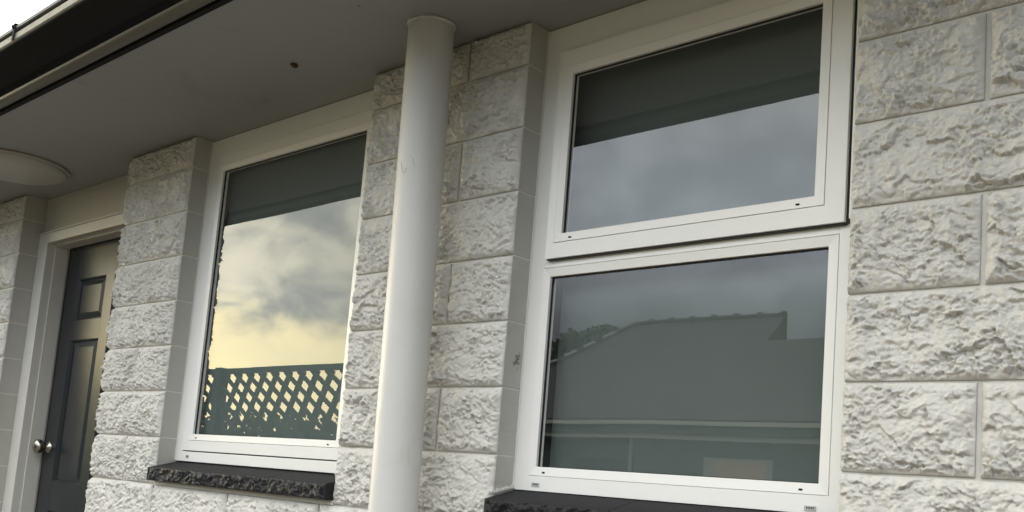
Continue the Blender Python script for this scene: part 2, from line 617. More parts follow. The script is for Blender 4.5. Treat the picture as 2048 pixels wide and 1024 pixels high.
core(PM2 * 0 + 0.0, PM2, -0.4, SOF)
core(PR1, XR, -0.4, SOF)
core(PL1, PL2, -0.4, SOF)
core(FR0, FR1, -0.4, SOF)
core(PL1, XR, -ZO, -0.4)
core(FR0, FR1, -ZO, -0.4)
core(-7.5, -4.35, -ZO, SOF)
core(-4.35, FR0, -ZO, -0.4)
seed = [1]


def st(x0, x1, k, z1=None, res=0.0030, **kw):
    seed[0] += 1
    z0 = k * 0.2
    z1 = (k + 1) * 0.2 if z1 is None else z1
    # half joints, but none where the block meets an opening
    l = kw.pop('l', HG)
    r = kw.pop('r', HG)
    return stone(wall, x0 + l, x1 - r, z0 + BG, z1 - BG, seed[0], res, **kw)


E0 = 0.0
# right-hand wall
for k in range(-6, 6):
    z1 = SOF if k == 5 else None
    res = 0.0027 if -2 <= k else 0.012
    xs = [PR1, 2.09 if k % 2 else 2.385]
    while xs[-1] < XR - 0.01:
        xs.append(min(XR, xs[-1] + 0.585))
    if k <= -3:
        xs = [PR1 + 0.01] + xs[1:]
    for i in range(len(xs) - 1):
        st(xs[i], xs[i + 1], k, z1, res if xs[i] < 2.4 else 0.012, l=E0 if i == 0 and k > -3 else HG, r=E0 if xs[i + 1] >= XR else HG,
           jl=0.002 if (i == 0 and k > -3) else 0)
# middle pier
for k in range(-2, 6):
    z1 = SOF if k == 5 else None
    if k % 2:
        st(0, 0.485, k, z1, l=E0, jl=0.003, coarse=.95)
        st(0.485, PM2, k, z1, r=E0, jr=0.0018)
    else:
        st(0, 0.22, k, z1, l=E0, jl=0.003, coarse=.95)
        st(0.22, PM2, k, z1, r=E0, jr=0.0018)
# left pier
for k in range(-2, 6):
    z1 = SOF if k == 5 else None
    if k % 2 == 0 and k != 5 or k == 5 and False:
        pass
    if k in (4, 2, 0, -2):
        st(PL1, -1.535, k, z1, l=E0, jl=0.005, coarse=.75, peb=1)
        st(-1.535, PL2, k, z1, r=E0, jr=0.0018, coarse=.75, peb=1)
    else:
        st(PL1, PL2, k, z1, l=E0, r=E0, jl=0.007, jr=0.0018, coarse=.75, peb=1, margin=None if k == 5 else -1.787)
# courses below the sills
for k in range(-6, -2):
    xs = [PL1, PL2] if k % 2 else [PL1, -1.535]
    while xs[-1] < PR1 - 0.2:
        xs.append(xs[-1] + 0.585)
    xs[-1] = PR1 + 0.01
    for i in range(len(xs) - 1):
        st(xs[i], xs[i + 1], k, None, 0.004 if k == -3 and xs[i] < 0.5 else 0.014, l=E0 if i == 0 else HG, jl=0.012 if i == 0 else 0, coarse=.6)
# far pier beside the door
for k in range(-6, 6):
    z1 = SOF if k == 5 else None
    st(FR0, FR1, k, z1, 0.005 if k > -4 else 0.014, l=E0, r=E0, jl=0.005, jr=0.0018, coarse=.75, peb=1)
for k in range(-6, 6):
    z1 = SOF if k == 5 else None
    xs = [-7.5 + (0.29 if k % 2 else 0)]
    xs = [-7.5] + [q for q in np.arange(-7.5 + (0.2925 if k % 2 else 0.585), -4.4, 0.585)] + [-4.35]
    for i in range(len(xs) - 1):
        st(xs[i], xs[i + 1], k, z1, 0.02)
# smooth mortar fillets under the sills
boxo('mortar_fillet', M['mortar'], wall, PL2 + 0.002, -0.002, -0.006, 0.24, -0.4005, -0.386)
boxo('mortar_fillet', M['mortar'], wall, PM2 + 0.002, PR1 - 0.002, -0.006, 0.24, -0.4005, -0.386)
# ragged mortar where the reveal meets the sill
random.seed(3)
bm = bmesh.new()
for i in range(9):
    t = i / 8
    y = -0.02 + 0.098 * t
    zz = -0.322 + (y + 0.035) * 0.25
    box(bm, PM2 - 0.001, PM2 + 0.004 + random.random() * 0.004, y - 0.008, y + 0.008, zz, zz + 0.006 + random.random() * 0.007)
finish('mortar_smear', bm, M['mortar'], wall, bevel=0.0015)

bm = bmesh.new()
rr = random.Random(4)
c0 = Vector((PM2 + 0.0009, 0.052, 0.088 + ZO))
for i in range(26):
    p = c0 + Vector((0.0003 * rr.random(), rr.gauss(0, 0.0065), rr.gauss(0, 0.011)))
    r_ = rr.uniform(0.0015, 0.005)
    bm.faces.new([bm.verts.new(p + Vector((0, r_ * math.cos(t) * rr.uniform(.6, 1.2), r_ * math.sin(t) * rr.uniform(.6, 1.4)))) for t in [i2 * 0.9 for i2 in range(7)]])
finish('lichen_stain', bm, mat('grey_lichen', (0.20, 0.21, 0.15), 0.9), wall, tag={'kind': 'stuff'})

# ------------------------------------------------------------------ soffit, gutter, own roof
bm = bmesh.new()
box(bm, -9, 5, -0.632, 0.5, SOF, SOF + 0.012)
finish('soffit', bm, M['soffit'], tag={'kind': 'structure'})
bm = bmesh.new()
v = [(-0.70, 1.262), (-0.70, 1.275), (4.5, 2.9), (4.5, 2.88)]
A = [bm.verts.new((-9, y, z + ZO)) for y, z in v]
B = [bm.verts.new((5, y, z + ZO)) for y, z in v]
for i in range(4):
    j = (i + 1) % 4
    bm.faces.new((A[i], A[j], B[j], B[i]))
bm.faces.new(A[::-1]); bm.faces.new(B)
finish('roof', bm, M['roofing'], tag={'kind': 'structure'})
# inside of the house: partition wall closing the rooms
bm = bmesh.new()
box(bm, -9, 5, 1.2, 1.26, -ZO, SOF)
box(bm, XR - 0.01, XR + 0.03, 0.262, 1.2, -ZO, SOF)
finish('inner_wall', bm, M['wallboard'], tag={'kind': 'structure'})

gut = thing('roof_gutter', 'dark grey metal gutter running along the outer edge of the eave', 'gutter', (-9, -0.7, SOF + ZO))


def extrude_profile(name, pts, x0, x1, mt, parent, th=0.0, smooth=False):
    bm = bmesh.new()
    A = [bm.verts.new((x0, y, z + ZO)) for y, z in pts]
    B = [bm.verts.new((x1, y, z + ZO)) for y, z in pts]
    for i in range(len(pts) - 1):
        bm.faces.new((A[i], B[i], B[i + 1], A[i + 1]))
    o = finish(name, bm, mt, parent, smooth=smooth)
    if th:
        s = o.modifiers.new('s', 'SOLIDIFY')
        s.thickness = th
        s.offset = 0
    return o


extrude_profile('fascia_trim', [(-0.634, 1.30), (-0.634, 1.131), (-0.652, 1.131), (-0.652, 1.139)], -9, 5, M['gutter'], gut, 0.003)
belly = [(-0.656, 1.28), (-0.656, 1.150), (-0.662, 1.136), (-0.672, 1.128), (-0.684, 1.1235), (-0.697, 1.123), (-0.710, 1.128), (-0.718, 1.138)]
extrude_profile('lit_gutter_underside', belly, -9, 5, M['belly'], gut, 0.002, smooth=True)
face = [(-0.7185, 1.1385), (-0.719, 1.150), (-0.726, 1.158), (-0.740, 1.156), (-0.755, 1.150), (-0.78, 1.152), (-0.83, 1.163), (-0.868, 1.1715), (-0.873, 1.174), (-0.875, 1.178)]
extrude_profile('gutter_tray', face, -9, 5, M['gutter'], gut, 0.002, smooth=True)
extrude_profile('gutter_lip', [(-0.8755, 1.1785), (-0.880, 1.182), (-0.881, 1.203), (-0.874, 1.207)], -9, 5, M['lip'], gut, 0.002)
extrude_profile('roof_edge_flashing', [(-0.70, 1.217), (-0.878, 1.217), (-0.883, 1.220), (-0.883, 1.230), (-0.876, 1.236), (-0.70, 1.26)], -9, 5, M['roofing'], gut, 0.003)
for xb in (-1.01, -3.6, 1.6):
    bm = bmesh.new()
    box(bm, xb - 0.009, xb + 0.009, -0.889, -0.884, 1.176, 1.230)
    box(bm, xb - 0.010, xb + 0.010, -0.889, -0.85, 1.2365, 1.240)
    br = finish('gutter_bracket', bm, M['gutter'], gut, bevel=0.002)
    bm = bmesh.new()
    tube(bm, (xb, -0.895, 1.226 + ZO), (xb, -0.880, 1.226 + ZO), 0.007, n=12)
    finish('bracket_bolt', bm, M['gutter'], br)

# ------------------------------------------------------------------ column
pts = Vector((0.45, -0.15, SOF + ZO))
pbs = Vector((0.45 + 0.02 * (SOF + ZO), -0.15, 0.02))
pc = thing('porch_column', 'round grey-white painted steel column holding up the eave in front of the stone pier', 'column', (pbs.x, pbs.y, 0.02))
bm = bmesh.new()
N = 96
R0 = 0.0735
ringprev = None
H = 40
for k in range(H + 1):
    p = pbs.lerp(pts, k / H)
    rr = R0
    cur = [bm.verts.new((p.x + rr * math.cos(2 * math.pi * i / N), p.y + rr * math.sin(2 * math.pi * i / N), p.z)) for i in range(N)]
    if ringprev:
        for i in range(N):
            j = (i + 1) % N
            bm.faces.new((ringprev[i], ringprev[j], cur[j], cur[i]))
    ringprev = cur
finish('column_shaft', bm, M['column'], pc, smooth=True)
# bead of sealant where the shaft meets the soffit
bm = bmesh.new()
n = 72
for i in range(n):
    t0, t1 = 2 * math.pi * i / n, 2 * math.pi * (i + 1) / n
    w0 = 0.004 + 0.003 * math.sin(3 * t0 + 1)
    w1 = 0.004 + 0.003 * math.sin(3 * t1 + 1)
    q = [(R0 + w0, t0, 0), (R0 + w1, t1, 0), (R0, t1, -0.006), (R0, t0, -0.006)]
    bm.faces.new([bm.verts.new((pts.x + r * math.cos(t), pts.y + r * math.sin(t), pts.z + dz)) for r, t, dz in q])
finish('sealant_bead', bm, M['column'], pc)
bm = bmesh.new()
for a0, a1, ro in ((-100, -72, 0.0), (-58, -30, 0.012), (-28, 14, 0.004)):
    for a in range(a0, a1, 4):
        t0, t1 = R(a), R(a + 4)
        w = R0 + 0.005 + ro
        q = [(w, t0), (w + 0.0025, t0), (w + 0.0025, t1), (w, t1)]
        bm.faces.new([bm.verts.new((pts.x + r * math.cos(t), pts.y + r * math.sin(t), pts.z - 0.0015)) for r, t in q][::-1])
finish('paint_crack', bm, M['hair'], pc)


def on_column(ang, z, d=0.0008):
    f = (z - 0.02) / (pts.z - 0.02)
    c = pbs.lerp(pts, f)
    return Vector((c.x + (R0 + d) * math.cos(ang), c.y + (R0 + d) * math.sin(ang), z))


bm = bmesh.new()
for chain in ([(-96, 0.672), (-93, 0.660), (-90, 0.650), (-88, 0.638)], [(-88, 0.638), (-83, 0.634), (-78, 0.640), (-77, 0.648)],
              [(-70, 0.690), (-66, 0.684)], [(-62, 0.680), (-58, 0.662), (-55, 0.652)]):
    for (a, b), (c, d) in zip(chain, chain[1:]):
        tube(bm, on_column(R(a), b + ZO), on_column(R(c), d + ZO), 0.00045, n=5)
finish('hairline_scratch', bm, M['hair'], pc)
boxo('column_foot', M['column'], pc, pbs.x - 0.11, pbs.x + 0.11, -0.26, -0.04, -ZO + 0.02, -ZO + 0.032)


# ------------------------------------------------------------------ windows
def slotmesh(name, x, z, y, w, h, mt, parent):
    bm = bmesh.new()
    n = 10
    vs = []
    for s_, a0 in ((1, -90), (-1, 90)):
        for i in range(n + 1):
            t = R(a0 + 180 * i / n)
            vs.append((x + s_ * (w / 2 - h / 2) + h / 2 * math.cos(t), z + h / 2 * math.sin(t)))
    f = [bm.verts.new((a, y, b + ZO)) for a, b in vs]
    b_ = [bm.verts.new((a, y + 0.006, b + ZO)) for a, b in vs]
    bm.faces.new(f)
    for i in range(len(f)):
        j = (i + 1) % len(f)
        bm.faces.new((f[j], f[i], b_[i], b_[j]))
    return finish(name, bm, mt, parent)


def drain_cover(x, z, y, parent, w=0.030):
    bm = bmesh.new()
    box(bm, x - w / 2, x + w / 2, y - 0.0025, y, z - 0.0065, z + 0.0065)
    o = finish('drain_cover', bm, M['tag'], parent, bevel=0.001)
    bm = bmesh.new()
    for i in range(5):
        cx = x + (i - 1.8) * 0.0041
        vs = [bm.verts.new((cx + a, y - 0.0032, z + b + ZO)) for a, b in ((-0.0017, 0.003), (0, -0.0035), (0.0017, 0.003))]
        bm.faces.new(vs)
    finish('vent_notches', bm, M['slot'], o)
    return o


def pane(x0, x1, z0, z1, y, parent):
    boxo('glass_pane', M['glass'], parent, x0 - 0.008, x1 + 0.008, y, y + 0.022, z0 - 0.008, z1 + 0.008)


def light_unit(parent, gx0, gx1, gz0, gz1, yf, bw=0.026, sash=0.05, outer=None, name='sash', slots=True, slot_in=(0.035, 0.045)):
    """glass opening gx/gz (front edge of bead), bead of width bw, then the sash or frame member up to outer"""
    y = yf
    bm = bmesh.new()
    ring(bm, gx0 - bw, gx1 + bw, gz0 - bw, gz1 + bw, gx0, gx1, gz0, gz1, y - 0.0015, y + 0.03, y + 0.001)
    finish('glazing_bead', bm, M['frame'], parent, bevel=0.0008)
    bm = bmesh.new()
    ring(bm, gx0 - 0.001, gx1 + 0.001, gz0 - 0.001, gz1 + 0.001, gx0 + 0.0035, gx1 - 0.0035, gz0 + 0.002, gz1 - 0.0035, y + 0.010, y + 0.016)
    finish('rubber_gasket', bm, M['gasket'], parent)
    pane(gx0, gx1, gz0, gz1, y + 0.014, parent)
    if outer:
        g = 0.0012
        bm = bmesh.new()
        ring(bm, outer[0], outer[1], outer[2], outer[3], gx0 - bw - g, gx1 + bw + g, gz0 - bw - g, gz1 + bw + g, y, y + 0.045)
        finish(name, bm, M['frame'], parent, bevel=0.0012)
        bm = bmesh.new()
        ring(bm, outer[0] + 0.004, outer[1] - 0.004, outer[2] + 0.004, outer[3] - 0.004, gx0 - 0.01, gx1 + 0.01, gz0 - 0.01, gz1 + 0.01, y + 0.034, y + 0.04)
        finish('dark_liner', bm, M['gasket'], parent)
    if slots:
        for sx in (gx0 + slot_in[0], gx1 - slot_in[1]):
            slotmesh('weep_slot', sx, gz0 - bw * 0.62, y - 0.0022, 0.0105, 0.0048, M['slot'], parent)


# window beside the door (single sash)
w1 = thing('window', 'narrower white aluminium window between the door and the column, reflecting yellow sunset clouds and lattice', 'window',
           (-0.62, 0.08, -0.29 + ZO), group='white aluminium windows in the stone wall')
Y1 = 0.08
bm = bmesh.new()
ring(bm, PL2 + 0.002, -0.002, -0.293, SOF - 0.002, -1.193, -0.054, -0.251, 1.062, Y1, Y1 + 0.09)
finish('outer_frame', bm, M['frame'], w1, bevel=0.0015)
light_unit(w1, -1.120, -0.127, -0.176, 0.984, Y1 - 0.004, outer=(-1.191, -0.056, -0.2465, 1.059), name='sash', slot_in=(0.035, 0.042))
drain_cover(-1.145, -0.272, Y1, w1, 0.022)
boxo('roller_blind', M['blind'], w1, PL2 + 0.01, -0.01, 0.125, 0.128, -0.28, SOF - 0.01)

# large two-light window
w2 = thing('window', 'wide white two-light aluminium window right of the column, top sash over a fixed pane', 'window',
           (1.27, 0.08, -0.29 + ZO), group='white aluminium windows in the stone wall')
Y2 = 0.08
bm = bmesh.new()
# outer frame: jambs, head and transom
ring(bm, PM2 + 0.002, PR1 - 0.002, -0.297, SOF - 0.002, 0.8035, 1.7365, -0.2525, 1.05, Y2, Y2 + 0.09)
finish('outer_frame', bm, M['frame'], w2, bevel=0.0015)
boxo('transom', M['frame'], w2, 0.8035, 1.7365, Y2 + 0.0005, Y2 + 0.08, 0.371, 0.4065, bevel=0.001)
# lower fixed light: bead ring directly in the frame
light_unit(w2, 0.8300, 1.7100, -0.2260, 0.3430, Y2, outer=None, slot_in=(0.033, 0.043))
boxo('dark_liner', M['gasket'], w2, 0.80, 1.74, Y2 + 0.05, Y2 + 0.06, -0.26, -0.229)
boxo('dark_liner', M['gasket'], w2, 0.80, 1.74, Y2 + 0.05, Y2 + 0.06, 0.346, 0.375)
# upper sash, proud of the frame
light_unit(w2, 0.8770, 1.6770, 0.4670, 0.9640, 0.060, outer=(0.820, 1.7560, 0.3930, 1.043), name='sash', slot_in=(0.036, 0.042))
# shadow gap right of the sash: upstand of the outer frame
boxo('frame_upstand', M['frame'], w2, 1.7660, PR1 - 0.003, 0.062, Y2 + 0.001, 0.400, SOF - 0.003, bevel=0.001)
boxo('sash_shadow', M['gasket'], w2, 1.7565, 1.7655, 0.071, Y2, 0.3935, SOF - 0.004)  # black strip standing for the shade in the gap beside the sash
boxo('sash_shadow', M['gasket'], w2, 0.824, 1.7560, 0.066, Y2, 0.3895, 0.3928)  # black strip standing for the shadow under the sash
drain_cover(0.836, -0.2785, Y2, w2)
drain_cover(1.693, -0.2845, Y2, w2)
boxo('roller_blind', M['blind'], w2, PM2 + 0.01, PR1 - 0.01, 0.150, 0.153, -0.28, SOF - 0.01)

boxo('inner_sill', M['frame'], w2, PM2 + 0.01, PR1 - 0.01, Y2 + 0.092, 0.149, -0.262, -0.250)
bm2 = bmesh.new()
ring(bm2, 0.79, 1.75, -0.28, 1.10, 0.824, 1.716, -0.249, 1.0, 0.118, 0.149)
finish('dark_liner', bm2, M['gasket'], w2)  # black liner added to darken a lit pale strip inside the frame
for par, x, yy, z0, z1 in ((w1, PL2, Y1, -0.29, 1.135), (w2, PM2, Y2, -0.29, 1.135)):
    bm = bmesh.new()
    prev = None
    rs_ = random.Random(8)
    for i in range(60):
        z = z0 + (z1 - z0) * i / 59
        w_ = 0.0042 + 0.0018 * rs_.random()
        cur = [bm.verts.new((x + 0.0005, yy - w_ * 0.9, z + ZO)), bm.verts.new((x + w_ * 0.6, yy - w_ * 0.5, z + ZO)), bm.verts.new((x + w_, yy - 0.0004, z + ZO))]
        if prev:
            bm.faces.new((prev[0], prev[1], cur[1], cur[0]))
            bm.faces.new((prev[1], prev[2], cur[2], cur[1]))
        prev = cur
    finish('sealant_bead', bm, M['mortar'], par, smooth=True)
# dark window at the far left end
w3 = thing('window', 'dark window opening cut off by the left edge beyond the door', 'window', (-3.9, 0.08, -0.3 + ZO))
bm = bmesh.new()
ring(bm, -4.348, FR0 - 0.002, -0.4, 1.0, -4.30, FR0 - 0.05, -0.35, 0.95, 0.10, 0.17)
finish('outer_frame', bm, M['frame'], w3, bevel=0.0015)
boxo('glass_pane', M['glass'], w3, -4.302, FR0 - 0.048, 0.12, 0.14, -0.352, 0.952)
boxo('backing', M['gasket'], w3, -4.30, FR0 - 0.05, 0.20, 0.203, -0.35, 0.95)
boxo('head_panel', M['plaster'], w3, -4.348, FR0 - 0.002, 0.06, 0.2, 1.0, SOF - 0.001)


# ------------------------------------------------------------------ black stone sills
def sill(label, x0, x1, cuts, overl):
    t = thing('window_sill', label, 'window sill', ((x0 + x1) / 2, 0.0, -0.34 + ZO), group='black stone sills')
    xs = [x0] + cuts + [x1]
    for i in range(len(xs) - 1):
        a, b = xs[i] + (0.0014 if i else 0), xs[i + 1] - (0.0014 if i < len(xs) - 2 else 0)
        res = 0.0035
        nx = int((b - a) / res)
        nz = 15
        U, V = np.meshgrid(np.linspace(0, 1, nx + 1), np.linspace(0, 1, nz + 1))
        X = a + U * (b - a)
        Z = -0.383 + V * 0.053
        s = 300 + i * 7 + x0
        e = ss(np.minimum(V, 1 - V) / 0.12)
        ee = ss(np.minimum(X - a, b - X) / 0.006)
        rough = 0.008 * facets(X * 30, Z * 34, s) + 0.004 * facets(X * 80, Z * 80, s + 4) + 0.009 * fbm(X * 18, Z * 18, s + 9, 4, .6)
        Yf = -0.040 - e * ee * (0.003 + np.maximum(rough, -0.006)) - 0.002 * (1 - V)
        Zf = Z + 0.004 * (1 - ss(V / 0.2)) * fbm(X * 20, Z * 0 + 2, s, 3)
        vf = np.stack([X, Yf, Zf + ZO], -1).reshape(-1, 3)
        bm = bmesh.new()
        vv = [bm.verts.new(p) for p in vf]
        W = nx + 1
        for r_ in range(nz):
            for c in range(nx):
                f = bm.faces.new((vv[r_ * W + c], vv[r_ * W + c + 1], vv[(r_ + 1) * W + c + 1], vv[(r_ + 1) * W + c]))
                f.material_index = 1
                f.smooth = True
        # top slab: slopes up to the window
        zt0, zt1 = -0.330 + ZO, -0.2945 + ZO
        top_f = [vv[nz * W + c] for c in range(W)]
        yb_ = 0.10
        tb0, tb1 = bm.verts.new((a, yb_, zt1)), bm.verts.new((b, yb_, zt1))
        bm.faces.new([tb1, tb0] + top_f) if False else None
        tfl, tfr = top_f[0], top_f[-1]
        bm.faces.new(top_f + [tb1, tb0])
        bb0, bb1 = bm.verts.new((a, yb_, -0.386 + ZO)), bm.verts.new((b, yb_, -0.386 + ZO))
        bot = [vv[c] for c in range(W)]
        bm.faces.new([bb0, bb1] + bot[::-1])
        bm.faces.new([vv[r_ * W] for r_ in range(nz, -1, -1)] + [bb0, tb0])
        bm.faces.new([vv[r_ * W + nx] for r_ in range(0, nz + 1)] + [tb1, bb1])
        finish('sill_stone', bm, [M['sill'], M['sill_rough']], t)
    # hairline joints in the top
    return t


sill('black stone sill under the narrower window by the door', PL2 + 0.003, -0.003, [-0.72, -0.375], 0)
sill('black stone sill under the wide two-light window', PM2 + 0.003, PR1 - 0.003, [1.20], 0)

# ------------------------------------------------------------------ door
DX0, DX1 = -2.985, -1.957
YT, YJ, YD = 0.0996, 0.148, 0.229
dr = thing('front_door', 'charcoal panelled door with a round steel knob in a white frame', 'door', ((DX0 + DX1) / 2, YD, 0.02))
# architrave
for nm, a in (('architrave', (FR1 + 0.001, DX0, YT, 0.26, -ZO + 0.02, 0.9255)), ('architrave', (DX1, PL1 - 0.001, YT, 0.26, -ZO + 0.02, 0.9255)),
              ('architrave', (DX0 + 0.0005, DX1 - 0.0005, YT + 0.0005, 0.26, 0.868, 0.9255))):
    boxo(nm, M['doorframe'], dr, *a, bevel=0.003)
# rebate stops (the bead line on the jamb)
boxo('door_stop', M['doorframe'], dr, DX0 - 0.001, DX0 + 0.007, YJ, 0.2225, -ZO + 0.02, 0.8675, bevel=0.002)
boxo('door_stop', M['doorframe'], dr, DX1 - 0.007, DX1 + 0.001, YJ, 0.2225, -ZO + 0.02, 0.8675, bevel=0.002)
boxo('door_stop', M['doorframe'], dr, DX0 + 0.0075, DX1 - 0.0075, YJ, 0.2225, 0.8590, 0.8685, bevel=0.002)
# leaf: stiles and rails proud, panels recessed
leaf = thing('door_leaf', '', 'x')
del leaf['label'], leaf['category']
bpy.data.objects.remove(leaf)
LX0, LX1 = DX0 + 0.004, DX1 - 0.004
st_x = [LX0, -2.815, -2.475, -2.372, -2.032 - 0.0, LX1]
st_x[4] = LX1 - (st_x[1] - LX0)
rails = [(-ZO + 0.03, -0.97), (-0.47, -0.62)]
zz = [-ZO + 0.03, -1.08, -0.62, -0.462, 0.322, 0.432, 0.668, 0.8665]
bm = bmesh.new()
for a, b in ((0, 1), (2, 3), (4, 5)):
    box(bm, st_x[a], st_x[b], YD, YD + 0.04, zz[0], zz[7])
o = finish('door_stile', bm, M['door'], dr, bevel=0.002)
bm = bmesh.new()
for a, b in ((0, 1), (2, 3), (4, 5), (6, 7)):
    for c, d in ((1, 2), (3, 4)):
        box(bm, st_x[c] - 0.0, st_x[d] + 0.0, YD + 0.0004, YD + 0.0396, zz[a], zz[b])
finish('door_rail', bm, M['door'], dr, bevel=0.0)
for a, b in ((1, 2), (3, 4), (5, 6)):
    for c, d in ((1, 2), (3, 4)):
        x0, x1, z0, z1 = st_x[c], st_x[d], zz[a], zz[b]
        bm = bmesh.new()
        # sticking: slopes in; then flat valley; then raised field
        ring(bm, x0, x1, z0, z1, x0 + 0.016, x1 - 0.016, z0 + 0.012, z1 - 0.012, YD + 0.0005, YD + 0.03, YD + 0.014)
        pn = finish('door_panel', bm, M['door'], dr)
        bm = bmesh.new()
        ring(bm, x0 + 0.016, x1 - 0.016, z0 + 0.012, z1 - 0.012, x0 + 0.056, x1 - 0.056, z0 + 0.042, z1 - 0.042, YD + 0.0155, YD + 0.03, YD + 0.0065)
        box(bm, x0 + 0.056, x1 - 0.056, YD + 0.0065, YD + 0.03, z0 + 0.042, z1 - 0.042)
        finish('raised_field', bm, M['door'], pn)
kx, kz = -2.905, -0.277 + ZO
bm = bmesh.new()
lathe(bm, (kx, YD, kz), (0, -1, 0), [(0.035, 0), (0.035, 0.003), (0.031, 0.008), (0.023, 0.015), (0.019, 0.024), (0.020, 0.032), (0.028, 0.037),
                                     (0.036, 0.046), (0.0405, 0.058), (0.040, 0.068), (0.034, 0.078), (0.020, 0.084), (0.006, 0.0855)], 40)
finish('door_knob', bm, M['steel'], dr, smooth=True)
# painted panel over the door
boxo('head_panel', M['plaster'], dr, FR1 + 0.001, PL1 - 0.001, 0.118, 0.2, 0.926, SOF - 0.001)
boxo('head_bead', M['doorframe'], dr, FR1 + 0.001, PL1 - 0.001, 0.092, 0.118, 0.926, 0.934, bevel=0.002)

# ------------------------------------------------------------------ soffit fittings
lt = thing('ceiling_light', 'round opal ceiling light fixed to the soffit by the door', 'ceiling light', (-2.54, -0.29, SOF + ZO))
bm = bmesh.new()
lathe(bm, (-2.54, -0.29, SOF + ZO), (0, 0, -1), [(0.262, 0.0), (0.267, 0.006), (0.265, 0.013), (0.256, 0.016), (0.252, 0.013)], 72)
finish('light_rim', bm, M['lightrim'], lt, smooth=True)
bm = bmesh.new()
lathe(bm, (-2.54, -0.29, SOF + ZO), (0, 0, -1), [(0.254, 0.010), (0.252, 0.022), (0.240, 0.034), (0.21, 0.046), (0.16, 0.055), (0.09, 0.060), (0.02, 0.061)], 72)
finish('diffuser', bm, M['opal'], lt, smooth=True)

bm = bmesh.new()
bmesh.ops.create_icosphere(bm, subdivisions=3, radius=0.0125)
for v in bm.verts:
    f = 1 + 0.22 * math.sin(v.co.x * 700 + 1) * math.cos(v.co.y * 600)
    v.co = Vector((v.co.x * f * 0.9, v.co.y * f * 1.1, v.co.z * f * 0.75))
    v.co += Vector((-0.189, -0.225, SOF + ZO - 0.004))
o = finish('wasp_nest', bm, M['mud'], smooth=True)
o['label'] = 'small brown mud nest stuck to the soffit'
o['category'] = 'insect nest'
bm = bmesh.new()
bmesh.ops.create_icosphere(bm, subdivisions=2, radius=0.004)
for v in bm.verts:
    v.co = Vector((v.co.x * 1.6, v.co.y * .8, v.co.z * .3)) + Vector((0.362, -0.373, SOF + ZO - 0.0005))
o = finish('soffit_chip', bm, M['hair'], smooth=True)
o['label'] = 'tiny dark chip in the soffit paint near the top edge'
o['category'] = 'mark'

# ------------------------------------------------------------------ across the yard: fence with lattice
FY = -3.0
fx0, fx1 = -13.2, -3.85
fn = thing('lattice_fence', 'dark green fence with a lattice top, mirrored in the narrower window', 'fence', ((fx0 + fx1) / 2, FY, 0.0))
boxo('top_rail', M['fence'], fn, fx0, fx1, FY - 0.03, FY + 0.03, 0.600, 0.650)
boxo('bottom_rail', M['fence'], fn, fx0, fx1, FY - 0.03, FY + 0.03, -0.42, -0.36)
for px in (-13.1, -10.8, -8.5, -6.16, -3.9):
    boxo('post', M['fence'], fn, px - 0.05, px + 0.05, FY - 0.05, FY + 0.05, -ZO, 0.66)
# lattice: hole centres at (-5.791 + .2107 i, .470) and the next row at (-.048, -.095)
a_v = np.array([0.2107, 0.0])
b_v = np.array([-0.048, -0.0955])
for fam, (d, step, w) in enumerate((((b_v), a_v, 0.074), ((a_v + b_v), a_v, 0.042))):
    dn = d / np.linalg.norm(d)
    pn_ = np.array([-dn[1], dn[0]])
    for i in range(-30, 40):
        c0 = np.array([-5.791, 0.470]) + step * (i + 0.5)
        t0 = (0.602 - c0[1]) / dn[1]
        t1 = (-0.362 - c0[1]) / dn[1]
        p, q = c0 + dn * t0, c0 + dn * t1
        lo, hi = sorted((p[0], q[0]))
        if hi < fx0 or lo > fx1:
            continue
        # clip in x
        pts_ = []
        for (P_, Q_) in ((p, q),):
            ts = [0.0, 1.0]
            dx = Q_[0] - P_[0]
            if abs(dx) > 1e-6:
                for lim in (fx0, fx1):
                    t = (lim - P_[0]) / dx
                    if 0 < t < 1:
                        ts.append(t)
            ts.sort()
            for ta, tb in zip(ts, ts[1:]):
                mid = P_[0] + dx * (ta + tb) / 2
                if fx0 <= mid <= fx1:
                    pts_.append((P_ + (Q_ - P_) * ta, P_ + (Q_ - P_) * tb))
        for P_, Q_ in pts_:
            y0 = FY + (0.004 if fam else -0.010)
            bm = bmesh.new()
            vs = []
            for yy in (y0 - 0.006, y0 + 0.006):
                for e_, sg in ((P_, -1), (P_, 1), (Q_, 1), (Q_, -1)):
                    r_ = e_ + pn_ * sg * w / 2
                    vs.append(bm.verts.new((r_[0], yy, r_[1] + ZO)))
            bm.faces.new(vs[0:4]); bm.faces.new(vs[7:3:-1])
            for k in range(4):
                kk = (k + 1) % 4
                bm.faces.new((vs[k], vs[k + 4], vs[kk + 4], vs[kk]))
            finish('lattice_slat', bm, M['fence'], fn)
nb = int((fx1 - fx0) / 0.15)
for i in range(nb):
    xx = fx0 + i * 0.15
    boxo('fence_board', M['fence'], fn, xx + 0.003, xx + 0.147, FY - 0.02 + 0.003 * (i % 2), FY, -ZO + 0.03, -0.42)


# ------------------------------------------------------------------ planting
def leaves(bm, c, r, n, size, rnd, squash=1.0):
    for _ in range(n):
        while True:
            d = Vector((rnd.uniform(-1, 1), rnd.uniform(-1, 1), rnd.uniform(-1, 1)))
            if d.length < 1:
                break
        d = d * (0.55 + 0.45 * rnd.random()) / max(d.length, 0.3) * d.length ** 0.4
        p = Vector(c) + Vector((d.x * r, d.y * r, d.z * r * squash))
        n_ = Vector((rnd.gauss(0, 1), rnd.gauss(0, 1), rnd.gauss(0.3, 1))).normalized()
        a = n_.orthogonal().normalized() * size * rnd.uniform(0.6, 1.3)
        b = n_.cross(a) * 0.6
        bm.faces.new([bm.verts.new(p + q) for q in (-a, b, a, -b)])


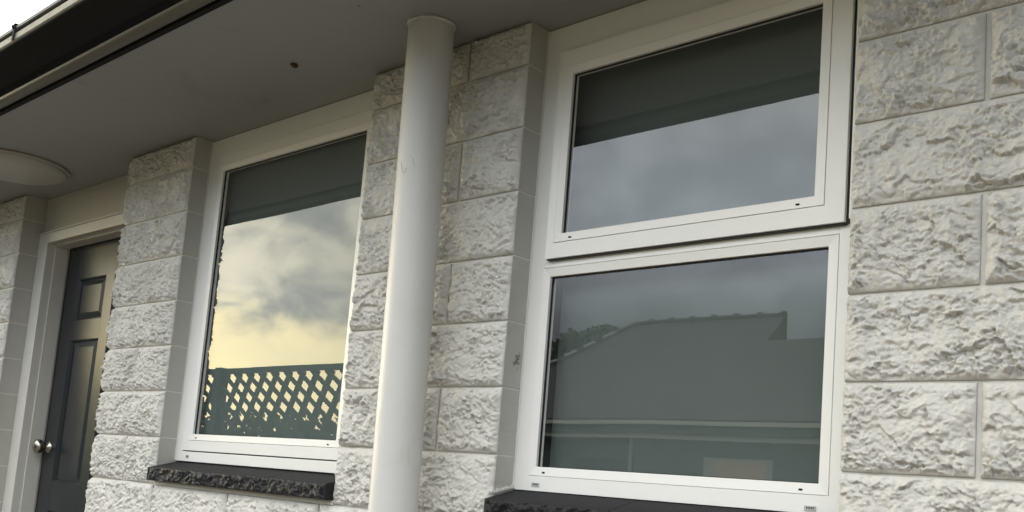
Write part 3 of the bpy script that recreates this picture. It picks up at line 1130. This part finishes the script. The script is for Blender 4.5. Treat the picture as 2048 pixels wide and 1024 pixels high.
rnd = random.Random(11)
k = 0
heights = {-8.3: 0.36, -7.75: 0.34, -7.2: 0.30, -6.6: 0.27, -6.05: 0.24, -5.5: 0.26, -5.1: 0.22, -4.75: 0.14, -4.5: 0.32, -4.2: 0.20}
lab = ['shrub standing lowest behind the lattice fence', 'shrub at the left end behind the lattice fence']
for i, (hx, hz) in enumerate(heights.items()):
    sh = thing('shrub', 'dark leafy shrub behind the green lattice fence, seen only in the window reflection', 'shrub', (hx, -3.45, 0), group='shrubs behind the lattice fence')
    bm = bmesh.new()
    top = hz + ZO
    for j in range(9):
        cz = 0.25 + (top - 0.45) * (j / 8)
        leaves(bm, (hx + rnd.uniform(-.12, .12), -3.5 + rnd.uniform(-.1, .1), cz), 0.30, 150, 0.045, rnd, .9)
    finish('foliage', bm, M['leaf'], sh)
    bm = bmesh.new()
    tube(bm, (hx, -3.5, 0), (hx, -3.5, top * .8), 0.02, 0.008, 7)
    finish('stem', bm, M['bark'], sh)

# ------------------------------------------------------------------ neighbour's house
hs = thing('neighbour_house', 'low house across the yard with a dark tiled hip roof, mirrored in the wide window', 'house', (-9.5, -16, 0))
HX0, HX1, HYF, HYB = -13.6, 7.0, -13.0, -16.2
EZ, RZ, RX0, RX1 = 1.17, 3.62, -10.64, -6.9
boxo('wall', M['wallboard'], hs, HX0 + .5, HX1 - .5, HYB + .5, HYF - .5, -ZO, EZ - 0.05)


def poly(name, pts, mt, parent, th=0.06):
    bm = bmesh.new()
    vs = [bm.verts.new((x, y, z + ZO)) for x, y, z in pts]
    bm.faces.new(vs)
    o = finish(name, bm, mt, parent)
    s = o.modifiers.new('s', 'SOLIDIFY')
    s.thickness = th
    s.offset = -1
    return o


bm = bmesh.new()
for tri in ([(HX0, HYB, EZ), (HX0, HYF, EZ), (RX0, -16, RZ)],):
    bm.faces.new([bm.verts.new((x, y, z + ZO)) for x, y, z in tri])
for qd in ([(HX0, HYF, EZ), (RX1, HYF, EZ), (RX1, -16, RZ), (RX0, -16, RZ)], [(RX1, HYB, EZ), (HX0, HYB, EZ), (RX0, -16, RZ), (RX1, -16, RZ)]):
    bm.faces.new([bm.verts.new((x, y, z + ZO)) for x, y, z in qd])
# lower wing to the right, drawn out beyond view to block low sky
for qd in ([(RX1, HYF, EZ), (HX1, HYF, EZ), (HX1, -15.2, 2.967), (RX1, -15.2, 2.967)], [(HX1, HYF, EZ), (HX1, -15.6, EZ), (HX1, -15.2, 2.967)],
           [(HX1, -15.6, EZ), (RX1, -15.6, EZ), (RX1, -15.2, 2.967), (HX1, -15.2, 2.967)]):
    bm.faces.new([bm.verts.new((x, y, z + ZO)) for x, y, z in qd])
finish('roof', bm, M['tile'], hs)
x = RX0
i = 0
while x < RX1 - 0.1:
    bm = bmesh.new()
    tube(bm, (x, -16, RZ + ZO), (min(x + 0.53, RX1), -16, RZ + ZO), 0.055, 0.055, 10)
    tube(bm, (x + 0.43, -16, RZ + 0.01 + ZO), (min(x + 0.53, RX1), -16, RZ + 0.01 + ZO), 0.085, 0.08, 10)
    finish('ridge_tile', bm, M['ridge'], hs, smooth=True)
    x += 0.53
L_ = Vector((HX0 - RX0, HYF + 16, EZ - RZ))
n = 10
for i in range(n):
    p = Vector((RX0, -16, RZ + ZO)) + L_ * (i / n)
    q = Vector((RX0, -16, RZ + ZO)) + L_ * ((i + 0.93) / n)
    bm = bmesh.new()
    tube(bm, p, q, 0.05, 0.06, 8)
    finish('hip_tile', bm, M['ridge'], hs, smooth=True)
    if i > 0:
        bm = bmesh.new()
        tube(bm, p.lerp(q, .15) + Vector((0, 0, 0.055)), p.lerp(q, .8) + Vector((0, 0, 0.06)), 0.034, 0.034, 6)
        finish('hip_mortar', bm, M['hip'], hs)
# gutter, shaded gap and fascia
boxo('gutter', M['whitetrim'], hs, HX0 - .1, HX1, HYF, HYF + 0.12, 1.055, 1.13)
boxo('fascia', M['whitetrim'], hs, HX0 - .05, HX1, HYF - 0.12, HYF - 0.09, 0.80, 0.90)
boxo('soffit', M['wallboard'], hs, HX0 - .05, HX1, HYF - 0.5, HYF - 0.02, 0.90, 1.05)
wn = boxo('window', M['whitetrim'], hs, -7.05, -5.68, HYF - 0.50, HYF - 0.44, -0.75, 0.52)
boxo('pane', M['warmpane'], wn, -6.82, -5.78, HYF - 0.44, HYF - 0.425, -0.68, 0.47)
wn = boxo('window', M['wallboard'], hs, -10.2, -8.6, HYF - 0.50, HYF - 0.45, -0.6, 0.5)
boxo('pane', M['tile'], wn, -10.1, -8.7, HYF - 0.45, HYF - 0.44, -0.5, 0.4)
boxo('downpipe', M['whitetrim'], hs, -8.66, -8.60, HYF - 0.48, HYF - 0.42, -ZO, 0.88)

# tree behind the house
tr = thing('tree', 'round dark tree rising behind the neighbouring roof in the wide window reflection', 'tree', (-17.0, -22, 0))
bm = bmesh.new()
rnd = random.Random(5)
for (x, z, r_) in ((-18.9, 3.2, 1.0), (-18.2, 3.7, 0.9), (-17.5, 3.9, .9), (-16.9, 4.1, .8), (-16.3, 4.2, .75), (-15.9, 4.3, .65), (-15.6, 3.9, .7), (-17, 3.0, 1.4), (-19.5, 2.5, 1.0),
                   (-15.5, 3, 1.2), (-20.3, 1.8, 1.2)):
    leaves(bm, (x, -22 + rnd.uniform(-.5, .5), z + ZO), r_, 700, 0.10, rnd)
finish('crown', bm, M['leaf'], tr)
bm = bmesh.new()
tube(bm, (-17, -22, 0), (-17, -22, 4.2), 0.22, 0.12, 12)
tube(bm, (-17, -22, 2.4), (-18.4, -22, 4.6), 0.10, 0.04, 9)
tube(bm, (-17, -22, 2.8), (-15.8, -21.8, 5.0), 0.10, 0.04, 9)
finish('trunk', bm, M['bark'], tr)
